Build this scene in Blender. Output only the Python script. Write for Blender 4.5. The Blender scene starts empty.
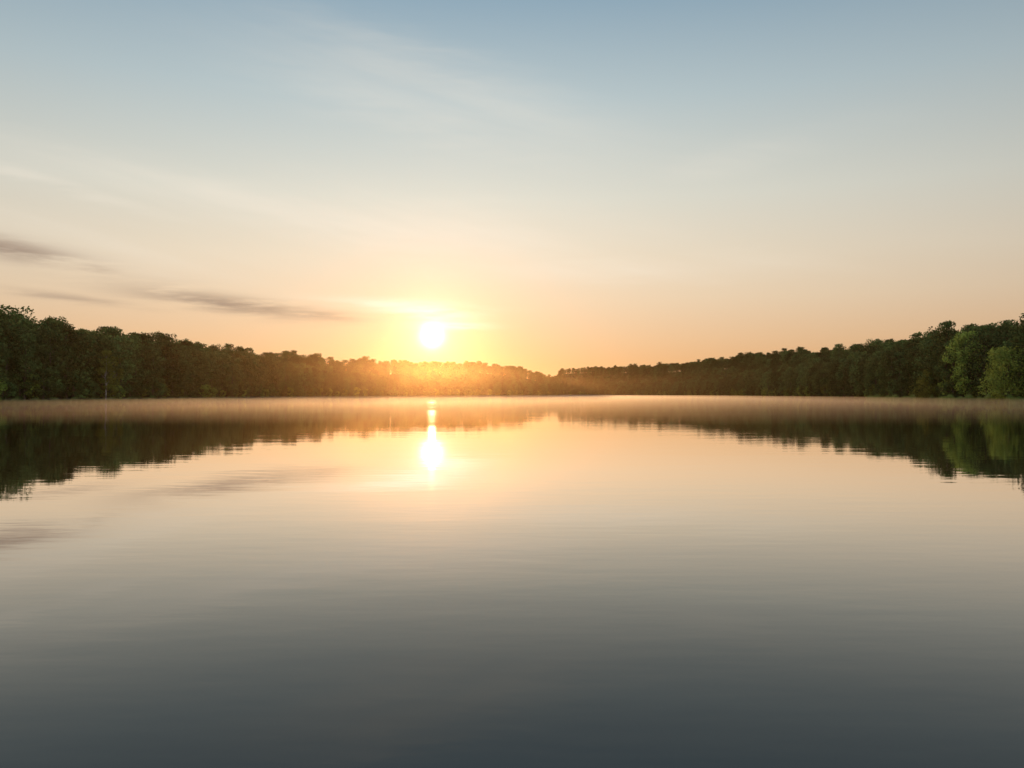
import bpy, math, random
import numpy as np
from mathutils import Vector
random.seed(7); rng=np.random.default_rng(7)
scene=bpy.context.scene
F=796.0; HY=394.0; CAMH=2.0
def lin(c): 
    return tuple(((v/255)/12.92 if v/255<=0.04045 else ((v/255+0.055)/1.055)**2.4) for v in c)+(1.0,)
def az_of(px): return math.degrees(math.atan((px-512)/F))
# ---------------- camera
cd=bpy.data.cameras.new("camera"); cam=bpy.data.objects.new("camera",cd); scene.collection.objects.link(cam)
cd.lens=28; cd.sensor_width=36; cd.clip_start=0.1; cd.clip_end=20000
cam.location=(0,0,CAMH); cam.rotation_euler=(math.radians(90+math.degrees(math.atan(10/F))),0,0)
scene.camera=cam
scene.view_settings.view_transform='Standard'
scene.view_settings.look='None'; scene.view_settings.exposure=0
# ---------------- sun
SUN_AZ=math.radians(az_of(432)); SUN_EL=math.radians(4.15)
sd=Vector((math.sin(SUN_AZ)*math.cos(SUN_EL),math.cos(SUN_AZ)*math.cos(SUN_EL),math.sin(SUN_EL)))
ld=bpy.data.lights.new("sun",'SUN'); ld.energy=2.2; ld.angle=math.radians(0.5); ld.color=(1.0,0.57,0.26)
lo=bpy.data.objects.new("sun",ld); scene.collection.objects.link(lo)
lo.rotation_euler=(-sd).to_track_quat('-Z','Y').to_euler(); lo.location=(-60,600,60)

# ---------------- node helper
class NB:
    def __init__(s,nt): s.nt=nt; s.n=nt.nodes; s.l=nt.links
    def new(s,t,**k):
        n=s.n.new(t)
        for a,b in k.items(): setattr(n,a,b)
        return n
    def put(s,sock,v):
        if hasattr(v,'links') or isinstance(v,bpy.types.NodeSocket): s.l.new(v,sock)
        else: sock.default_value=v
    def m(s,op,a,b=None,c=None,clamp=False):
        n=s.new('ShaderNodeMath',operation=op); n.use_clamp=clamp
        s.put(n.inputs[0],a)
        if b is not None: s.put(n.inputs[1],b)
        if c is not None: s.put(n.inputs[2],c)
        return n.outputs[0]
    def vm(s,op,a,b=None):
        n=s.new('ShaderNodeVectorMath',operation=op); s.put(n.inputs[0],a)
        if b is not None: s.put(n.inputs[1],b)
        return n.outputs['Value'] if op in('DOT_PRODUCT','LENGTH') else n.outputs[0]
    def mix(s,fac,a,b,mode='MIX'):
        n=s.new('ShaderNodeMix',data_type='RGBA',blend_type=mode)
        s.put(n.inputs[0],fac); s.put(n.inputs[6],a); s.put(n.inputs[7],b); return n.outputs[2]
    def noise(s,vec,scale,detail=4,rough=0.5):
        n=s.new('ShaderNodeTexNoise'); s.put(n.inputs['Vector'],vec); n.inputs['Scale'].default_value=scale
        n.inputs['Detail'].default_value=detail; n.inputs['Roughness'].default_value=rough; return n.outputs[0]
    def maprange(s,v,a,b,c=0.0,d=1.0,smooth=True):
        n=s.new('ShaderNodeMapRange'); n.interpolation_type='SMOOTHSTEP' if smooth else 'LINEAR'
        s.put(n.inputs[0],v)
        for i,x in enumerate((a,b,c,d)): n.inputs[i+1].default_value=x
        return n.outputs[0]
    def comb(s,x,y,z):
        n=s.new('ShaderNodeCombineXYZ'); s.put(n.inputs[0],x); s.put(n.inputs[1],y); s.put(n.inputs[2],z); return n.outputs[0]

# ---------------- world / sky
w=bpy.data.worlds.new("sky"); scene.world=w; w.use_nodes=True
try: w.cycles.sampling_method='NONE'
except Exception as e: print(e)
w.node_tree.nodes.clear(); B=NB(w.node_tree)
tc=B.new('ShaderNodeTexCoord'); d=tc.outputs['Generated']
sep=B.new('ShaderNodeSeparateXYZ'); B.l.new(d,sep.inputs[0])
X,Y,Z=sep.outputs
az=B.m('ARCTAN2',X,Y); el=B.m('ARCSINE',Z)
azd=B.m('MULTIPLY',az,57.2958); eld=B.m('MULTIPLY',el,57.2958)
dot=B.vm('DOT_PRODUCT',d,tuple(sd)); th=B.m('ARCCOSINE',B.m('MINIMUM',dot,0.9999999))
ramp=B.new('ShaderNodeValToRGB'); cr=ramp.color_ramp; cr.interpolation='LINEAR'
stops=[(0.0,(226,168,116)),(2.1,(233,180,130)),(3.9,(236,194,152)),(6.7,(237,210,178)),(9.6,(234,218,194)),(13.7,(222,220,207)),(20.3,(187,202,206)),(26.3,(150,176,193)),(40,(92,128,158)),(90,(60,90,125))]
B.l.new(B.m('DIVIDE',eld,90.0,clamp=True),ramp.inputs[0])
while len(cr.elements)<len(stops): cr.elements.new(0.5)
for e,(p,c) in zip(cr.elements,stops): e.position=p/90; e.color=lin(c)
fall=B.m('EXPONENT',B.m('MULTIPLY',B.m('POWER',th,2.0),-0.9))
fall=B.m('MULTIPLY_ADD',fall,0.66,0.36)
fall=B.m('ADD',fall,B.maprange(th,0.9,2.0,0.0,1.7))  # extra brightness for the unseen sky behind the camera, added fill on the trees
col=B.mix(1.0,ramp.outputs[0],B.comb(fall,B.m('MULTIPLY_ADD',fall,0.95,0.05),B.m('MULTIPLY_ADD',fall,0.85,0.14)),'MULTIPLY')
# high thin cloud, drawn-out cirrus
sk=B.comb(B.m('MULTIPLY_ADD',eld,0.09,B.m('MULTIPLY',azd,0.045)),B.m('MULTIPLY_ADD',azd,0.045,B.m('MULTIPLY',eld,0.24)),2.4)
c1=B.noise(sk,1.0,5,0.55)
c1=B.maprange(c1,0.30,0.72)
fine=B.noise(B.comb(B.m('MULTIPLY',azd,0.16),B.m('MULTIPLY',eld,1.3),0.0),1.0,5,0.6)
wob=B.m('MULTIPLY',B.m('SUBTRACT',fine,0.5),1.6)
B_f=B.maprange(fine,0.25,0.6)
def streak(pxc,pyc,hw,hh,slope,amt,nz=None,wb=None):
    nz=B_f if nz is None else nz; wb=wob if wb is None else wb
    a0=az_of(pxc); e0=math.degrees(math.atan((HY-pyc)/math.hypot(F,pxc-512)))
    wa=hw/F*57.3*0.9; wh=hh/F*57.3
    da=B.m('SUBTRACT',azd,a0); de=B.m('ADD',B.m('SUBTRACT',eld,e0),B.m('MULTIPLY',da,slope))
    de=B.m('MULTIPLY_ADD',wb,wh,de)
    q=B.m('ADD',B.m('POWER',B.m('DIVIDE',da,wa),2.0),B.m('POWER',B.m('DIVIDE',de,wh),2.0))
    return B.m('MULTIPLY',B.m('EXPONENT',B.m('MULTIPLY',q,-1.0)),B.m('MULTIPLY',nz,amt))
def mx(L):
    t=L[0]
    for s_ in L[1:]: t=B.m('MAXIMUM',t,s_)
    return t
veil=mx([streak(450,100,190,42,0.22,0.42,c1),streak(330,215,300,26,0.08,0.75,c1),streak(760,150,100,14,-0.15,0.35,c1),streak(20,172,130,7,0.2,0.42),streak(640,268,230,14,0.0,0.5,c1),streak(120,240,200,30,0.1,0.4,c1)])
col=B.mix(B.m('MULTIPLY',veil,0.8),col,lin((247,236,219)))
# haze glow around the sun
g3=B.m('EXPONENT',B.m('MULTIPLY',B.m('POWER',B.m('DIVIDE',th,0.20),2.0),-1.0))
col=B.mix(1.0,col,B.vm('MULTIPLY',(0.04,0.045,0.05),B.comb(g3,g3,g3)),'ADD')
# orange glow painted into the sky low under the sun
da=B.m('DIVIDE',B.m('SUBTRACT',azd,math.degrees(SUN_AZ)+1.0),9.0)
lowg=B.m('EXPONENT',B.m('MULTIPLY',B.m('ADD',B.m('POWER',da,2.0),B.m('DIVIDE',B.m('MAXIMUM',eld,0.0),2.6)),-1.0))
col=B.mix(B.m('MULTIPLY',lowg,0.75),col,(1.0,0.52,0.18,1))
# grey stratus streaks
ss=[streak(5,246,75,9,0.14,0.95),streak(85,266,40,5,0.2,0.6),streak(230,303,95,8,0.10,1.0),streak(310,314,60,5,0.05,0.8),streak(70,298,60,4,0.08,0.6),streak(160,290,90,12,0.1,0.3)]
col=B.mix(mx(ss),col,lin((165,144,128)))
bs=[streak(425,311,48,8,0.04,1.0),streak(450,325,38,5,0.02,0.9),streak(400,304,75,5,0.03,0.7)]
col=B.mix(mx(bs),col,(1.0,0.92,0.78,1))
g2=B.m('EXPONENT',B.m('MULTIPLY',th,-1/0.024))
col=B.mix(1.0,col,B.vm('MULTIPLY',(0.60,0.50,0.38),B.comb(g2,g2,g2)),'ADD')
core=B.m('EXPONENT',B.m('MULTIPLY',B.m('POWER',B.m('DIVIDE',th,0.0110),2.0),-1.0))
col=B.mix(1.0,col,B.vm('MULTIPLY',(3.2,2.8,2.2),B.comb(core,core,core)),'ADD')
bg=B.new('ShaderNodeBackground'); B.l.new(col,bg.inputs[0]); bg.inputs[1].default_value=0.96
sky=B.new('ShaderNodeTexSky'); sky.sky_type='NISHITA'; sky.sun_disc=False; sky.sun_elevation=SUN_EL; sky.sun_rotation=SUN_AZ
bg2=B.new('ShaderNodeBackground'); B.l.new(sky.outputs[0],bg2.inputs[0]); bg2.inputs[1].default_value=0.005
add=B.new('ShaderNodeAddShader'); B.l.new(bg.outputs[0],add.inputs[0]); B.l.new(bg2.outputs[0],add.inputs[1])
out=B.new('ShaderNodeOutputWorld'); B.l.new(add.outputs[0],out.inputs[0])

# ---------------- shoreline & treeline
tabpx=[(-300,150,85),(-100,175,78),(0,200,71),(50,212,66),(100,232,60),(150,262,54),(200,300,48),(260,350,42),(330,430,36),(400,520,33),(480,640,32),(520,700,27),(545,745,20),(556,780,16),(562,1050,26),(600,1000,27),(650,820,29),(700,650,33),(750,520,39),(800,420,42),(850,350,46),(900,290,50),(950,245,57),(980,228,62),(1024,210,64),(1120,190,70),(1300,160,82)]
AZ=[-180,-150,-120,-90,-60]+[az_of(p[0]) for p in tabpx]+[60,90,120,150,180]
DD=[7,8,14,45,105]+[p[1] for p in tabpx]+[110,45,14,8,7]
TP=[20,20,40,100,110]+[p[2] for p in tabpx]+[110,100,40,20,20]
ph=rng.uniform(0,6.28,12)
def shoreD(a):
    D=np.interp(a,AZ,DD)
    n=sum(np.sin(a*f+ph[i])*am for i,(f,am) in enumerate([(0.7,.012),(1.7,.010),(3.9,.006),(8.3,.003)]))
    return D*(1+n)
def tpx(a): return np.interp(a,AZ,TP)*(1+.03*np.sin(a*2.3+1)+.03*np.sin(a*5.9+2)+.02*np.sin(a*13.0))
def treeH(D): return np.interp(D,[200,300,500,1000],[17,15,11.0,9])
def hmap(a,dd):
    D=shoreD(a); px=np.interp(a,AZ,TP); back=60+D*0.06
    ridge=np.maximum(px/F*(D+back)-treeH(D)+CAMH,1.5)
    t=np.clip(dd/back,0,1); t=t*t*(3-2*t)
    return ridge*t+np.clip(dd,0,4)*0.12
def mesh_obj(name,verts,faces,mats=(),mi=None,smooth=False,link=True):
    me=bpy.data.meshes.new(name); 
    verts=np.asarray(verts,dtype=np.float32)
    if isinstance(faces,np.ndarray):
        k=faces.shape[1]; me.vertices.add(len(verts)); me.vertices.foreach_set("co",verts.ravel())
        me.loops.add(faces.size); me.loops.foreach_set("vertex_index",faces.ravel().astype(np.int32))
        me.polygons.add(len(faces)); me.polygons.foreach_set("loop_start",np.arange(0,faces.size,k,dtype=np.int32))
        me.update(calc_edges=True); me.validate()
    else: me.from_pydata([tuple(map(float,v)) for v in verts],[],faces)
    for m in mats: me.materials.append(m)
    if mi is not None: me.polygons.foreach_set("material_index",np.asarray(mi,dtype=np.int32))
    if smooth: me.polygons.foreach_set("use_smooth",np.ones(len(me.polygons),dtype=bool))
    o=bpy.data.objects.new(name,me)
    if link: scene.collection.objects.link(o)
    return o
def mat(name):
    m=bpy.data.materials.new(name); m.use_nodes=True; m.node_tree.nodes.clear(); return m,NB(m.node_tree)
gm,b=mat("ground_grass"); t=b.new('ShaderNodeTexCoord').outputs['Object']
n1=b.noise(t,0.08,6,.6); n2=b.noise(t,1.7,4,.6)
c=b.mix(b.maprange(n1,.35,.65),(0.035,0.05,0.02,1),(0.075,0.085,0.035,1)); c=b.mix(b.m('MULTIPLY',n2,.5),c,(0.05,0.04,0.025,1))
p=b.new('ShaderNodeBsdfDiffuse'); b.l.new(c,p.inputs[0])
o=b.new('ShaderNodeOutputMaterial'); b.l.new(p.outputs[0],o.inputs[0])
aa=np.unique(np.concatenate([np.arange(-180,180,2.0),np.arange(-50,50,0.25)])); nA=len(aa)
offs=[-1e9,-40,-10,-2,0,2,5,12,25,40,60,85,120,200,400,1200,6000]
V=[];a_r=np.radians(aa); D=shoreD(aa)
for of in offs:
    if of<-1e8: r=np.full(nA,0.5); z=np.full(nA,-1.5)
    elif of<0: r=np.maximum(D+of,D*(1+of/45*0.9)); z=np.full(nA,-1.5) if of<-5 else np.full(nA,-0.35)
    else: r=D+of; z=hmap(aa,np.full(nA,float(of))); 
    if of==0: z=np.full(nA,0.02)
    if of>=1200: z=z*0+10
    V.append(np.stack([r*np.sin(a_r),r*np.cos(a_r),z],1))
V=np.concatenate(V); Fc=[]
for i in range(len(offs)-1):
    for j in range(nA):
        k=(j+1)%nA; Fc.append((i*nA+j,i*nA+k,(i+1)*nA+k,(i+1)*nA+j))
Fc.append(tuple(range(nA)))
mesh_obj("ground",V,[tuple(int(q) for q in f) for f in Fc],[gm],smooth=True)
# water
wm,b=mat("lake_water_surface"); t=b.new('ShaderNodeTexCoord').outputs['Object']
def sc(vec,s): return b.vm('MULTIPLY',vec,s)
n1=b.noise(sc(t,(0.22,0.75,1)),1.0,3,.5); n2=b.noise(sc(t,(0.9,2.6,1)),1.0,3,.5); n3=b.noise(sc(t,(0.035,0.11,1)),1.0,2,.5)
patch=b.maprange(b.noise(sc(t,(0.006,0.02,1)),1.0,4,.55),.42,.62)
h=b.m('ADD',b.m('MULTIPLY',n1,0.0032),b.m('MULTIPLY',n2,b.m('MULTIPLY_ADD',patch,0.0010,0.0013)))
h=b.m('ADD',h,b.m('MULTIPLY',n3,0.010))
bp=b.new('ShaderNodeBump'); bp.inputs['Strength'].default_value=1.0; bp.inputs['Distance'].default_value=1.0; b.l.new(h,bp.inputs['Height'])
fr=b.new('ShaderNodeFresnel'); fr.inputs['IOR'].default_value=1.42; b.l.new(bp.outputs[0],fr.inputs['Normal'])
fac=b.maprange(fr.outputs[0],.08,.62,.10,.97)
gl=b.new('ShaderNodeBsdfGlossy'); gl.inputs['Color'].default_value=(1,.98,.95,1); b.l.new(bp.outputs[0],gl.inputs['Normal'])
b.l.new(b.m('MULTIPLY_ADD',patch,0.015,0.013),gl.inputs['Roughness'])
df=b.new('ShaderNodeBsdfDiffuse'); df.inputs[0].default_value=(0.010,0.010,0.009,1)
mxs=b.new('ShaderNodeMixShader'); b.l.new(fac,mxs.inputs[0]); b.l.new(df.outputs[0],mxs.inputs[1]); b.l.new(gl.outputs[0],mxs.inputs[2])
o=b.new('ShaderNodeOutputMaterial'); b.l.new(mxs.outputs[0],o.inputs[0])
V=[(0,0,0)]+[((D[j]+1.5)*math.sin(a_r[j]),(D[j]+1.5)*math.cos(a_r[j]),0) for j in range(nA)]
mesh_obj("lake_water",V,[(0,1+(j+1)%nA,1+j) for j in range(nA)],[wm])

# ---------------- foliage materials
def leafmat(name,c1,c2,tr=0.25):
    m,b=mat(name); t=b.new('ShaderNodeTexCoord').outputs['Object']; oi=b.new('ShaderNodeObjectInfo')
    n=b.noise(t,0.45,2,.6); c=b.mix(b.maprange(n,.35,.65),c1,c2)
    hs=b.new('ShaderNodeHueSaturation'); b.l.new(c,hs.inputs['Color'])
    b.l.new(b.m('MULTIPLY_ADD',oi.outputs['Random'],0.05,0.475),hs.inputs['Hue'])
    b.l.new(b.m('MULTIPLY_ADD',oi.outputs['Random'],1.0,0.55),hs.inputs['Value'])
    df=b.new('ShaderNodeBsdfDiffuse'); tl=b.new('ShaderNodeBsdfTranslucent'); b.l.new(hs.outputs[0],df.inputs[0]); b.l.new(hs.outputs[0],tl.inputs[0])
    mx=b.new('ShaderNodeMixShader'); mx.inputs[0].default_value=tr; b.l.new(df.outputs[0],mx.inputs[1]); b.l.new(tl.outputs[0],mx.inputs[2])
    o=b.new('ShaderNodeOutputMaterial'); b.l.new(mx.outputs[0],o.inputs[0]); return m
def barkmat(name,c1,c2):
    m,b=mat(name); t=b.new('ShaderNodeTexCoord').outputs['Object']; n=b.noise(b.vm('MULTIPLY',t,(3,3,.8)),1.5,5,.6)
    df=b.new('ShaderNodeBsdfDiffuse'); b.l.new(b.mix(b.maprange(n,.4,.6),c1,c2),df.inputs[0])
    o=b.new('ShaderNodeOutputMaterial'); b.l.new(df.outputs[0],o.inputs[0]); return m
leafA=leafmat("foliage_dark",(0.038,0.057,0.020,1),(0.088,0.12,0.037,1))
leafB=leafmat("foliage_light",(0.11,0.14,0.03,1),(0.20,0.23,0.05,1),.35)
bark=barkmat("bark",(0.05,0.038,0.028,1),(0.11,0.09,0.07,1)); birchb=barkmat("birch_bark",(0.08,0.07,0.06,1),(0.26,0.24,0.21,1))
reedm=leafmat("reeds",(0.09,0.13,0.035,1),(0.17,0.19,0.07,1),.3)

def tube(V,Fq,p0,p1,r0,r1,n=6):
    p0=np.array(p0,float);p1=np.array(p1,float); dd=p1-p0; dd/=np.linalg.norm(dd)
    u=np.cross(dd,[0,0,1.0]) if abs(dd[2])<.9 else np.cross(dd,[1.0,0,0]); u/=np.linalg.norm(u); v=np.cross(dd,u)
    base=len(V)
    for P,R in((p0,r0),(p1,r1)):
        for k in range(n):
            a=2*math.pi*k/n; V.append(P+R*(math.cos(a)*u+math.sin(a)*v))
    for k in range(n): Fq.append((base+k,base+(k+1)%n,base+n+(k+1)%n,base+n+k))
def make_tree(name,H,W,base,leaf,bk,kind='round',nl=34,per=130,leafsz=.42,seed=0,link=False):
    r=np.random.default_rng(seed); V=[];Q=[]
    pts=[np.array([0,0,-0.5])]; 
    for i in range(1,7): pts.append(np.array([r.normal(0,.018*H*.4),r.normal(0,.018*H*.4),H*.9*i/6]))
    R0=H*.016+.05
    for i in range(6): tube(V,Q,pts[i],pts[i+1],R0*(1-i/6.3),R0*(1-(i+1)/6.3),7)
    L=[];S=[]
    for i in range(nl):
        t=(i+.5)/nl; t=base+(1-base)*(t**0.9)
        if kind=='round': prof=math.sin(math.pi*min(1,((t-base)/(1-base))*.80+.15))**.55
        elif kind=='oval': prof=math.sin(math.pi*((t-base)/(1-base)*.86+.09))**.75
        else: prof=(1-(t-base)/(1-base))**.8+.06
        a=i*2.399+r.uniform(-.5,.5); rr=W*prof*r.uniform(.35,.88)
        c=np.array([rr*math.cos(a),rr*math.sin(a),min(H*.92,t*H+r.normal(0,.02*H))])
        s=W*r.uniform(.28,.42)*(0.7+.3*prof)
        L.append(c);S.append(s)
        tz=max(.12*H,c[2]-rr*.8-.03*H); k=min(5.99,tz/(H*.9)*6); i0=int(k)
        p0=pts[i0]*(1-(k-i0))+pts[i0+1]*(k-i0)
        mid=(p0+c)/2+r.normal(0,.02*W,3)+np.array([0,0,.06*rr])
        rb=R0*.38*(1-t*.6); tube(V,Q,p0,mid,rb,rb*.6,4); tube(V,Q,mid,c,rb*.6,rb*.15,4)
    L.append(pts[-1]);S.append(W*.34)
    nt=len(Q)
    LV=[]
    for c,s in zip(L,S):
        n=int(per*(s/(W*.33))**1.5)
        dv=r.normal(size=(n,3)); dv/=np.linalg.norm(dv,axis=1)[:,None]
        rad=s*(r.uniform(.25,1.12,size=n)**.6)[:,None]
        P=c+dv*rad*np.array([1,1,.78])
        nn=dv*.6+r.normal(size=(n,3))*.7; nn/=np.linalg.norm(nn,axis=1)[:,None]
        u=np.cross(nn,r.normal(size=(n,3))); u/=np.linalg.norm(u,axis=1)[:,None]; v=np.cross(nn,u)
        sz=(leafsz*r.uniform(.5,1.25,size=n))[:,None]
        q=np.stack([P-u*sz*.6,P-v*sz*.42,P+u*sz*.6,P+v*sz*.42],1)
        LV.append(q.reshape(-1,3))
    LV=np.concatenate(LV); b0=len(V)
    AV=np.concatenate([np.array(V),LV]); nf=len(LV)//4
    AQ=np.concatenate([np.array(Q),(np.arange(nf*4).reshape(-1,4)+b0)])
    mi=np.concatenate([np.zeros(nt),np.ones(nf)])
    return mesh_obj(name,AV,AQ,[bk,leaf],mi,link=link)
coll=bpy.data.collections.new("forest_tree_kinds")
KH=[19,20,18,20,19,17,5,7]
kinds=[("a_tree",19,5.6,.16,leafA,bark,'round'),("b_tree",20,5.0,.14,leafA,bark,'oval'),("c_tree",18,6.2,.15,leafA,bark,'round'),
       ("d_tree",20,4.6,.12,leafA,bark,'oval'),("e_tree",19,5.4,.18,leafA,bark,'round'),("f_tree",17,6.0,.12,leafA,bark,'round')]
for i,k in enumerate(kinds): coll.objects.link(make_tree(*k,seed=20+i,per=70,nl=28,leafsz=.62))
coll.objects.link(make_tree("g_shrub",5,2.6,.05,leafB,bark,'round',nl=12,per=60,leafsz=.45,seed=50))
coll.objects.link(make_tree("h_shrub",7,2.8,.05,leafA,bark,'oval',nl=14,per=60,leafsz=.5,seed=51))

P=[];RT=[];SC=[];IX=[]
def addtree(a,dd,idx,s,sw=1.0):
    D0=float(shoreD(a))+dd; ar=math.radians(a)
    P.append((D0*math.sin(ar),D0*math.cos(ar),float(hmap(a,dd))-.1)); RT.append((random.uniform(-.04,.04),random.uniform(-.04,.04),random.uniform(0,6.28)))
    SC.append((sw*random.uniform(.9,1.12),sw*random.uniform(.9,1.12),s)); IX.append(idx)
rows=[5,11,20,32,47,62,73]
for ri,dd0 in enumerate(rows):
    a=-48.0
    while a<48:
        D0=float(shoreD(a))+dd0; D1=float(shoreD(a+.3))
        sl=min(4.0,math.hypot(D0*math.radians(.3),D1-float(shoreD(a)))/(D0*math.radians(.3)))
        far=min(1,max(0,(D0-350)/250))
        sp=random.uniform(4.8,8.2)*(1-.15*far)
        a+=math.degrees(sp/D0)/sl
        Dn=float(shoreD(a)); back=60+Dn*.06
        dd=dd0/66*back+random.uniform(-2.5,2.5); r_=Dn+dd
        idx=random.choices(range(6),[5,5,5,4,5,4])[0]
        tgt=float(tpx(a))/F*r_+CAMH-float(hmap(a,dd))
        var=random.uniform(.78,1.04)
        em=random.uniform(1,3.6)*(1-.4*far) if random.random()<.10 else 0
        n=min(tgt*var,float(treeH(Dn))*random.uniform(.9,1.25))+em
        n=max(n,5.0); s=n/KH[idx]
        addtree(a,dd,idx,s,min(1.1,max(.6,s*random.uniform(.85,1.05))))
a=-48
while a<48:
    D0=float(shoreD(a)); D1=float(shoreD(a+.3)); sl=min(4.0,math.hypot(D0*math.radians(.3),D1-D0)/(D0*math.radians(.3)))
    a+=math.degrees(random.uniform(2.5,5)/D0)/sl
    s=random.uniform(.6,1.2); addtree(a,random.uniform(2.5,4.5),random.choice([6,7,7]),s,s)
me=bpy.data.meshes.new("distant_forest"); me.from_pydata(P,[],[])
for nm,ty,dat in(("rot",'FLOAT_VECTOR',RT),("scl",'FLOAT_VECTOR',SC)):
    at=me.attributes.new(nm,ty,'POINT'); at.data.foreach_set("vector",np.array(dat,dtype=np.float32).ravel())
at=me.attributes.new("idx",'INT','POINT'); at.data.foreach_set("value",np.array(IX,dtype=np.int32))
fo=bpy.data.objects.new("distant_forest",me); scene.collection.objects.link(fo)
ng=bpy.data.node_groups.new("forest_scatter",'GeometryNodeTree')
ng.interface.new_socket("Geometry",in_out='INPUT',socket_type='NodeSocketGeometry'); ng.interface.new_socket("Geometry",in_out='OUTPUT',socket_type='NodeSocketGeometry')
gi=ng.nodes.new('NodeGroupInput'); go=ng.nodes.new('NodeGroupOutput'); ip=ng.nodes.new('GeometryNodeInstanceOnPoints'); ci=ng.nodes.new('GeometryNodeCollectionInfo')
ci.inputs['Collection'].default_value=coll; ci.inputs['Separate Children'].default_value=True; ci.inputs['Reset Children'].default_value=True
def na(nm,ty):
    n=ng.nodes.new('GeometryNodeInputNamedAttribute'); n.data_type=ty; n.inputs['Name'].default_value=nm; return [s for s in n.outputs if s.enabled and s.name=='Attribute'][0]
er=ng.nodes.new('FunctionNodeEulerToRotation'); L=ng.links
L.new(gi.outputs[0],ip.inputs['Points']); L.new(ci.outputs[0],ip.inputs['Instance']); ip.inputs['Pick Instance'].default_value=True
L.new(na("idx",'INT'),ip.inputs['Instance Index']); L.new(na("rot",'FLOAT_VECTOR'),er.inputs[0]); L.new(er.outputs[0],ip.inputs['Rotation']); L.new(na("scl",'FLOAT_VECTOR'),ip.inputs['Scale'])
L.new(ip.outputs[0],go.inputs[0])
md=fo.modifiers.new("scatter",'NODES'); md.node_group=ng
print("trees",len(P))
def place(o,px,dd,rot=0.0,s=1.0):
    a=az_of(px); D0=float(shoreD(a))+dd; ar=math.radians(a); o.location=(D0*math.sin(ar),D0*math.cos(ar),float(hmap(a,max(dd,0)))-.1); o.rotation_euler=(0,0,rot); o.scale=(s,s,s)
t1=make_tree("deciduous_tree",12.5,6.6,.05,leafB,bark,'round',nl=44,per=150,leafsz=.4,seed=101,link=True); place(t1,1008,-3.0)
t2=make_tree("deciduous_tree",9,5.4,.04,leafB,bark,'round',nl=36,per=140,leafsz=.36,seed=102,link=True); place(t2,934,-2.0)
t3=make_tree("deciduous_tree",18,5.2,.12,leafB,bark,'oval',nl=44,per=130,leafsz=.46,seed=103,link=True); place(t3,970,3)
t4=make_tree("deciduous_tree",20,3.6,.12,leafA,bark,'oval',nl=40,per=120,leafsz=.42,seed=104,link=True); place(t4,186,20)
for i,(px,h) in enumerate([(106,14),(114,12.5)]):
    bt=make_tree("birch_tree",h,2.6,.25,leafB,birchb,'oval',nl=26,per=90,leafsz=.3,seed=110+i,link=True); place(bt,px,1.0+i*.4)
def reeds(name,a0,a1,n,hh,depth):
    r=np.random.default_rng(int(a0*10)+900)
    a=r.uniform(a0,a1,n); D0=shoreD(a)+r.uniform(-depth,2.5,n)
    h=hh*r.uniform(.55,1.1,n)*(0.75+.35*np.sin(a*9)*np.sin(a*3.1)); x=D0*np.sin(np.radians(a)); y=D0*np.cos(np.radians(a)); z=np.full(n,-.05)
    th=r.uniform(0,6.28,n); wd=r.uniform(.03,.08,n); lx=r.normal(0,.25,n); ly=r.normal(0,.25,n)
    v=np.stack([np.stack([x-np.cos(th)*wd,y-np.sin(th)*wd,z],1),np.stack([x+np.cos(th)*wd,y+np.sin(th)*wd,z],1),np.stack([x+lx,y+ly,z+h],1)],1).reshape(-1,3)
    mesh_obj(name,v,np.arange(n*3).reshape(-1,3),[reedm])
reeds("reed_bed",24,40,45000,2.0,7); reeds("reed_bed",-40,-19,45000,1.2,3)

def volbox(name,x0,x1,y0,y1,z0,z1,dens,g,colr):
    v=[(x,y,z) for z in(z0,z1) for y in(y0,y1) for x in(x0,x1)]
    f=[(0,2,3,1),(4,5,7,6),(0,1,5,4),(2,6,7,3),(0,4,6,2),(1,3,7,5)]
    m,b=mat(name+"_volume"); vs=b.new('ShaderNodeVolumeScatter'); vs.inputs['Color'].default_value=colr; vs.inputs['Density'].default_value=dens; vs.inputs['Anisotropy'].default_value=g
    o=b.new('ShaderNodeOutputMaterial'); b.l.new(vs.outputs[0],o.inputs['Volume']); return mesh_obj(name,v,f,[m])
volbox("haze",-900,900,15,1150,-.4,16,0.00013,.92,(1,.66,.34,1))
volbox("mist",-700,700,80,1150,.02,1.1,0.0021,.72,(1,.84,.68,1))
